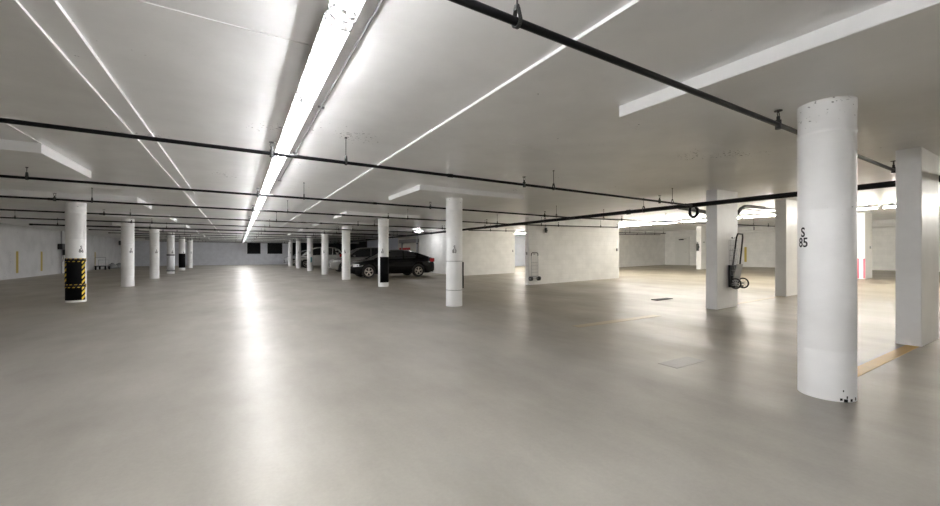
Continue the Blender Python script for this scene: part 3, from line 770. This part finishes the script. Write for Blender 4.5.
# ------------------------------------------------------------------ cars
def lerp_tab(tab, x):
    if x <= tab[0][0]: return tab[0][1]
    for (a, b) in zip(tab, tab[1:]):
        if x <= b[0]:
            t = (x-a[0])/(b[0]-a[0]); return a[1]+(b[1]-a[1])*t
    return tab[-1][1]
def smooth_tab(tab, x, w=.12):
    return sum(lerp_tab(tab, x+w*q) for q in (-1,-.5,0,.5,1))/5
M_glass = plain('car_glass', (.012,.013,.015), .06, spec=.6)
M_tyre = plain('tyre_rubber', (.012,.012,.012), .75)
M_rim = plain('alloy_rim', (.55,.52,.47), .3, .9)
M_lamp = plain('headlamp_lens', (.55,.55,.55), .12, .3)
M_tail = plain('tail_lamp_lens', (.42,.015,.02), .15)
M_trim = plain('car_black_trim', (.012,.012,.013), .45)
M_plate = plain('plate_blank', (.6,.6,.6), .4)
def car(name, loc, label, paint, L, W, top, wheels, wr, cab, tail, roofpaint=True):
    """nose at x=0, tail at x=L, near flank at -W/2. top: hood and deck line; cab: dict of the glasshouse"""
    root = empty(name, loc, label, 'car', 'parked cars')
    hw = W/2
    def plan(x):      # half width in plan
        a = max(0, 1-x/.75); b = max(0, 1-(L-x)/.6)
        return hw*(1-.30*a**2.2-.17*b**2.2)
    wx = list(wheels); arch = wr+.055
    xs = set([0, .03, .08, .15, .25, L, L-.03, L-.08, L-.16, L-.28])
    k = 0.0
    while k < L: xs.add(round(k,3)); k += .1
    for w in wx:
        for q in range(-12, 13): xs.add(round(w+arch*math.sin(q/12*PI/2),4))
    xs = sorted(x for x in xs if 0 <= x <= L)
    def bottom(x):
        z = .20 + .10*max(0, 1-x/.4)**2 + .12*max(0, 1-(L-x)/.5)**2
        for w in wx:
            if abs(x-w) < arch: z = max(z, wr+math.sqrt(arch**2-(x-w)**2))
        return z
    prof = [(0,.90),(.10,.965),(.30,.992),(.55,1.0),(.78,.985),(.93,.955),(1.0,.90)]
    mb = MB(); v = []; nP = None
    for x in xs:
        zb, zt, w = bottom(x), smooth_tab(top, x, .06), plan(x)
        low = .20
        pts = []
        for (q, kk) in prof:
            z = low+(zt-low)*q
            z = max(z, zb+.0005*q)
            pts.append((-w*kk, z))
        pts += [(-w*.55, zt+.018), (0, zt+.026)]
        full = pts + [(-a, b) for (a, b) in reversed(pts[:-1])]
        nP = len(full)
        v += [(x, a, b) for (a, b) in full]
    fs = [(i*nP+j, i*nP+j+1, (i+1)*nP+j+1, (i+1)*nP+j) for i in range(len(xs)-1) for j in range(nP-1)]
    mb.add(v, fs, True)
    mb.add(v, [tuple(range(nP)), tuple(range((len(xs)-1)*nP, len(xs)*nP))])
    body = mb.build('body', paint, root)
    # underbody with dark wheel housings
    MB().box(.25,-hw*.8,.2,L-.3,hw*.8,.5).box(wx[0]-arch-.02,-hw*.93,.42,wx[0]+arch+.02,hw*.93,.70).box(wx[1]-arch-.02,-hw*.93,.42,wx[1]+arch+.02,hw*.93,.70).build('underbody', M_trim, root)
    # glasshouse
    zr = cab['roof']; belt = cab['belt']; xa, xb = zr[0][0], zr[-1][0]
    gx = [xa+(xb-xa)*k/40 for k in range(41)]
    v = []; nP = 9
    def sect(x, grow=0.0):
        zb = lerp_tab(belt, x)-.03; zt = max(smooth_tab(zr, x, .10), zb+.02)
        wb = plan(x)*.925
        t = min(1, (zt-zb)/cab['h'])
        wt = wb-(wb-hw*cab['rw'])*t
        return [(-wb-grow,zb),(-wb-(wt-wb)*.5-grow-.012,zb+(zt-zb)*.5),(-wt-grow,zb+(zt-zb)*.93),(-wt*.85,zt+grow),(0,zt+.02*t+grow),(wt*.85,zt+grow),(wt+grow,zb+(zt-zb)*.93),(wb+(wt-wb)*.5+grow+.012,zb+(zt-zb)*.5),(wb+grow,zb)]
    for x in gx: v += [(x, a, b) for (a, b) in sect(x)]
    mb = MB()
    mb.add(v, [(i*nP+j, i*nP+j+1, (i+1)*nP+j+1, (i+1)*nP+j) for i in range(40) for j in range(nP-1)], True)
    mb.add(v, [tuple(range(nP)), tuple(range(40*nP, 41*nP))])
    mb.build('windows', M_glass, root)
    # painted roof skin
    r0, r1 = cab['skin']
    gx2 = [r0+(r1-r0)*k/24 for k in range(25)]
    v = []
    for x in gx2: v += [(x, a, b) for (a, b) in sect(x,.012)[2:7]]
    mb = MB(); mb.add(v, [(i*5+j, i*5+j+1, (i+1)*5+j+1, (i+1)*5+j) for i in range(24) for j in range(4)], True)
    mb.build('roof', paint, root)
    # pillars
    for sgn in (0, 1):
        def side(x, lvl):
            s = sect(x, .004); p = s[lvl] if sgn == 0 else s[8-lvl]
            return (x, p[0], p[1])
        mb = MB()
        mb.tube([side(xa+.05+(r0-xa)*k/8, 2) for k in range(9)], .030, 6)
        mb.tube([side(r1-.02+(xb-r1)*k/8, 2) for k in range(9)], .030, 6)
        for px in cab['pillars']:
            mb.tube([side(px+.06*k/4, k/2 if False else (0 if k == 0 else (1 if k < 3 else 2))) for k in (0,2,4)], .028, 6)
        mb.tube([(x, (-1 if sgn == 0 else 1)*plan(x)*.93, lerp_tab(belt, x)-.015) for x in gx[2:-2]], .016, 6)
        if cab.get('quarter'):
            qa, qb = cab['quarter']; a0, a1 = side(qa,0), side(qb,0); b0, b1 = side(qa-cab.get('lean',.1),2), side(min(qb-.1,xb-.05),2)
            o_ = -.012 if sgn == 0 else .012
            mb.add([(p[0],p[1]+o_,p[2]) for p in (a0,a1,b1,b0)], [(0,1,2,3)])
        mb.build('window_frame', paint, root)
    # wheels
    for w in wx:
        for sy in (-1, 1):
            yo = sy*(hw-.02); yi = sy*(hw-.23)
            t = MB(); n = 32
            rr = [(yi,.62),(yi,.95),(yi+sy*.03,1.0),(yo-sy*.03,1.0),(yo,.95),(yo,.68),(yo-sy*.03,.64)]
            v = [(w+wr*q*math.cos(2*PI*k/n), y, wr+wr*q*math.sin(2*PI*k/n)) for (y, q) in rr for k in range(n)]
            t.add(v, [(i*n+k, i*n+(k+1)%n, (i+1)*n+(k+1)%n, (i+1)*n+k) for i in range(len(rr)-1) for k in range(n)], True)
            o = t.build('wheel', M_tyre, root)
            h = MB(); yf = yo-sy*.015
            h.tube([(w+wr*.64*math.cos(2*PI*k/24), yf, wr+wr*.64*math.sin(2*PI*k/24)) for k in range(24)], .018, 6, closed=True)
            h.cyl((w,yf-sy*.03,wr),(w,yf+sy*.006,wr),wr*.17,14)
            for k in range(5):
                a = 2*PI*k/5+.3
                for da in (-.13,.13):
                    h.cyl((w+wr*.1*math.cos(a),yf-sy*.006,wr+wr*.1*math.sin(a)),(w+wr*.63*math.cos(a+da),yf-sy*.008,wr+wr*.63*math.sin(a+da)),.020,6)
            h.build('rim', M_rim, o)
            d2 = MB().cyl((w,yf-sy*.06,wr),(w,yf-sy*.05,wr),wr*.63,24)
            d2.build('brake_disc', M_trim, o)
    # lamps
    for sgn in (-1, 1):
        zt = lerp_tab(top,.25)
        pts = [(x, sgn*plan(x)*.99, zt-.12+.06*x) for x in (.10,.22,.36,.52,.68)]
        mb = MB()
        for (p, q, ha, hb) in zip(pts, pts[1:], (.075,.07,.06,.045), (.07,.06,.045,.02)):
            mb.add([(p[0],p[1]+sgn*.006,p[2]-ha),(q[0],q[1]+sgn*.006,q[2]-hb),(q[0],q[1]+sgn*.006-sgn*.02,q[2]+hb),(p[0],p[1]+sgn*.006-sgn*.02,p[2]+ha)],[(0,1,2,3)],True)
        mb.box(.03,min(sgn*hw*.42,sgn*hw*.70),zt-.17,.10,max(sgn*hw*.42,sgn*hw*.70),zt-.06)
        mb.build('headlight', M_lamp, root)
        tz0, tz1 = tail
        mb = MB()
        for (xa_, xb_, a, b) in ((L-.32,L-.2,.03,0),(L-.2,L-.1,0,0),(L-.1,L-.03,0,0)):
            mb.hexa([(xa_,sgn*(plan(xa_)*.9),tz0+a),(xb_,sgn*(plan(xb_)*.9),tz0),(xb_,sgn*(plan(xb_)*1.008),tz0),(xa_,sgn*(plan(xa_)*1.008),tz0+a),
                     (xa_,sgn*(plan(xa_)*.85),tz1-a),(xb_,sgn*(plan(xb_)*.85),tz1),(xb_,sgn*(plan(xb_)*1.0),tz1),(xa_,sgn*(plan(xa_)*1.0),tz1-a)])
        mb.box(L-.06,min(sgn*hw*.45,sgn*hw*.83),tz0+.01,L+.012,max(sgn*hw*.45,sgn*hw*.83),tz1-.01)
        mb.build('taillight', M_tail, root)
        mx = cab['mirror']; zb = lerp_tab(belt, mx)
        m_ = MB().box(mx-.04,min(sgn*plan(mx)*.93,sgn*(hw+.16)),zb+.03,mx+.08,max(sgn*plan(mx)*.93,sgn*(hw+.16)),zb+.15)
        m_.build('side_mirror', paint, root, bevel=.03)
        for hx in cab['handles']:
            MB().box(hx,min(sgn*hw*.985,sgn*(hw+.02)),zb-.14,hx+.16,max(sgn*hw*.985,sgn*(hw+.02)),zb-.11).build('door_handle', paint, root, bevel=.008)
    MB().box(-.012,-hw*.40,.38,.06,hw*.40,.62).build('grille', M_trim, root, bevel=.01)
    MB().box(-.02,-hw*.62,.24,.08,hw*.62,.34).build('air_intake', M_trim, root, bevel=.01)
    MB().box(L-.03,-.26,.62,L+.014,.26,.76).build('number_plate', M_plate, root)
    MB().box(L-.12,-hw*.7,.24,L+.015,hw*.7,.40).build('rear_bumper_insert', M_trim, root, bevel=.02)
    return root
M_black = plain('black_car_paint', (.003,.003,.004), .10, spec=.3)
M_greyp = plain('grey_car_paint', (.30,.29,.28), .25, .3, coat=.5)
M_whitep = plain('white_car_paint', (.62,.61,.58), .25, coat=.5)
M_silver = plain('silver_car_paint', (.40,.41,.43), .28, .4, coat=.5)
sedan = dict(L=4.55, W=1.80, top=[(0,.56),(.06,.68),(.35,.80),(1.2,.95),(2.6,.985),(3.7,1.02),(4.3,1.05),(4.47,1.0),(4.55,.70)],
             wheels=(.86,3.56), wr=.325,
             cab=dict(roof=[(1.1,.93),(1.9,1.34),(2.25,1.42),(2.7,1.445),(3.2,1.40),(3.7,1.24),(4.2,1.05)], belt=[(1.1,.94),(2.6,.985),(4.2,1.04)], h=.47, rw=.66,
                      skin=(1.95,3.45), pillars=[2.72], mirror=1.55, handles=[2.35,3.3], quarter=(3.45,4.15), lean=.05), tail=(.80,1.0))
suv = dict(L=4.4, W=1.84, top=[(0,.62),(.06,.76),(.3,.90),(1.1,1.02),(2.5,1.05),(4.1,1.08),(4.33,1.02),(4.4,.7)],
           wheels=(.85,3.5), wr=.35,
           cab=dict(roof=[(.95,1.0),(1.65,1.52),(2.1,1.62),(3.0,1.66),(3.7,1.60),(4.0,1.45),(4.34,1.08)], belt=[(.95,1.0),(2.5,1.05),(4.34,1.10)], h=.62, rw=.70,
                    skin=(1.72,3.85), pillars=[2.55,3.5], mirror=1.4, handles=[2.2,3.1], quarter=(3.75,4.25), lean=.12), tail=(.86,1.12))
van = dict(L=3.9, W=1.80, top=[(0,.66),(.05,.85),(.25,1.0),(.8,1.10),(2.5,1.14),(3.7,1.16),(3.84,1.1),(3.9,.7)],
           wheels=(.72,3.15), wr=.36,
           cab=dict(roof=[(.6,1.06),(1.25,1.66),(1.7,1.80),(2.6,1.84),(3.3,1.78),(3.6,1.62),(3.85,1.15)], belt=[(.6,1.07),(2.5,1.14),(3.85,1.17)], h=.72, rw=.74,
                    skin=(1.3,3.42), pillars=[1.95,2.95], mirror=1.05, handles=[1.6,2.6], quarter=(3.3,3.75), lean=.12), tail=(.92,1.22))
car('black_sedan', (4.78,20.08,0), 'glossy black sedan parked nose to the aisle behind a black-wrapped column', M_black, **sedan)
car('grey_crossover', (5.10,26.45,0), 'grey crossover parked just beyond the black sedan', M_greyp, **suv)
car('white_minivan', (4.40,37.25,0), 'white minivan seen between the far right columns', M_whitep, **van)
car('silver_hatchback', (4.2,45.1,0), 'silver car farthest back, only its nose showing before the far wall', M_silver, **suv)

# ------------------------------------------------------------------ world, camera, view
wd = bpy.data.worlds.new('World'); SC.world = wd; wd.use_nodes = True
wd.node_tree.nodes['Background'].inputs['Color'].default_value = (.05,.05,.05,1)
wd.node_tree.nodes['Background'].inputs['Strength'].default_value = .2
cam = bpy.data.cameras.new('camera'); co = bpy.data.objects.new('camera', cam); C.objects.link(co)
cam.sensor_width = 36; cam.lens = 36*385/940; cam.shift_y = .8/940; cam.clip_start = .02; cam.clip_end = 200
co.location = (0,0,1.235); co.rotation_euler = (PI/2,0,-math.radians(31.07))
SC.camera = co
SC.view_settings.view_transform = 'Standard'; SC.view_settings.look = 'None'
SC.view_settings.gamma = 1; SC.view_settings.exposure = 1.66; SC.view_settings.use_curve_mapping = False
SC.cycles.max_bounces = 10; SC.cycles.diffuse_bounces = 6; SC.cycles.glossy_bounces = 4
SC.cycles.sample_clamp_indirect = 6.0
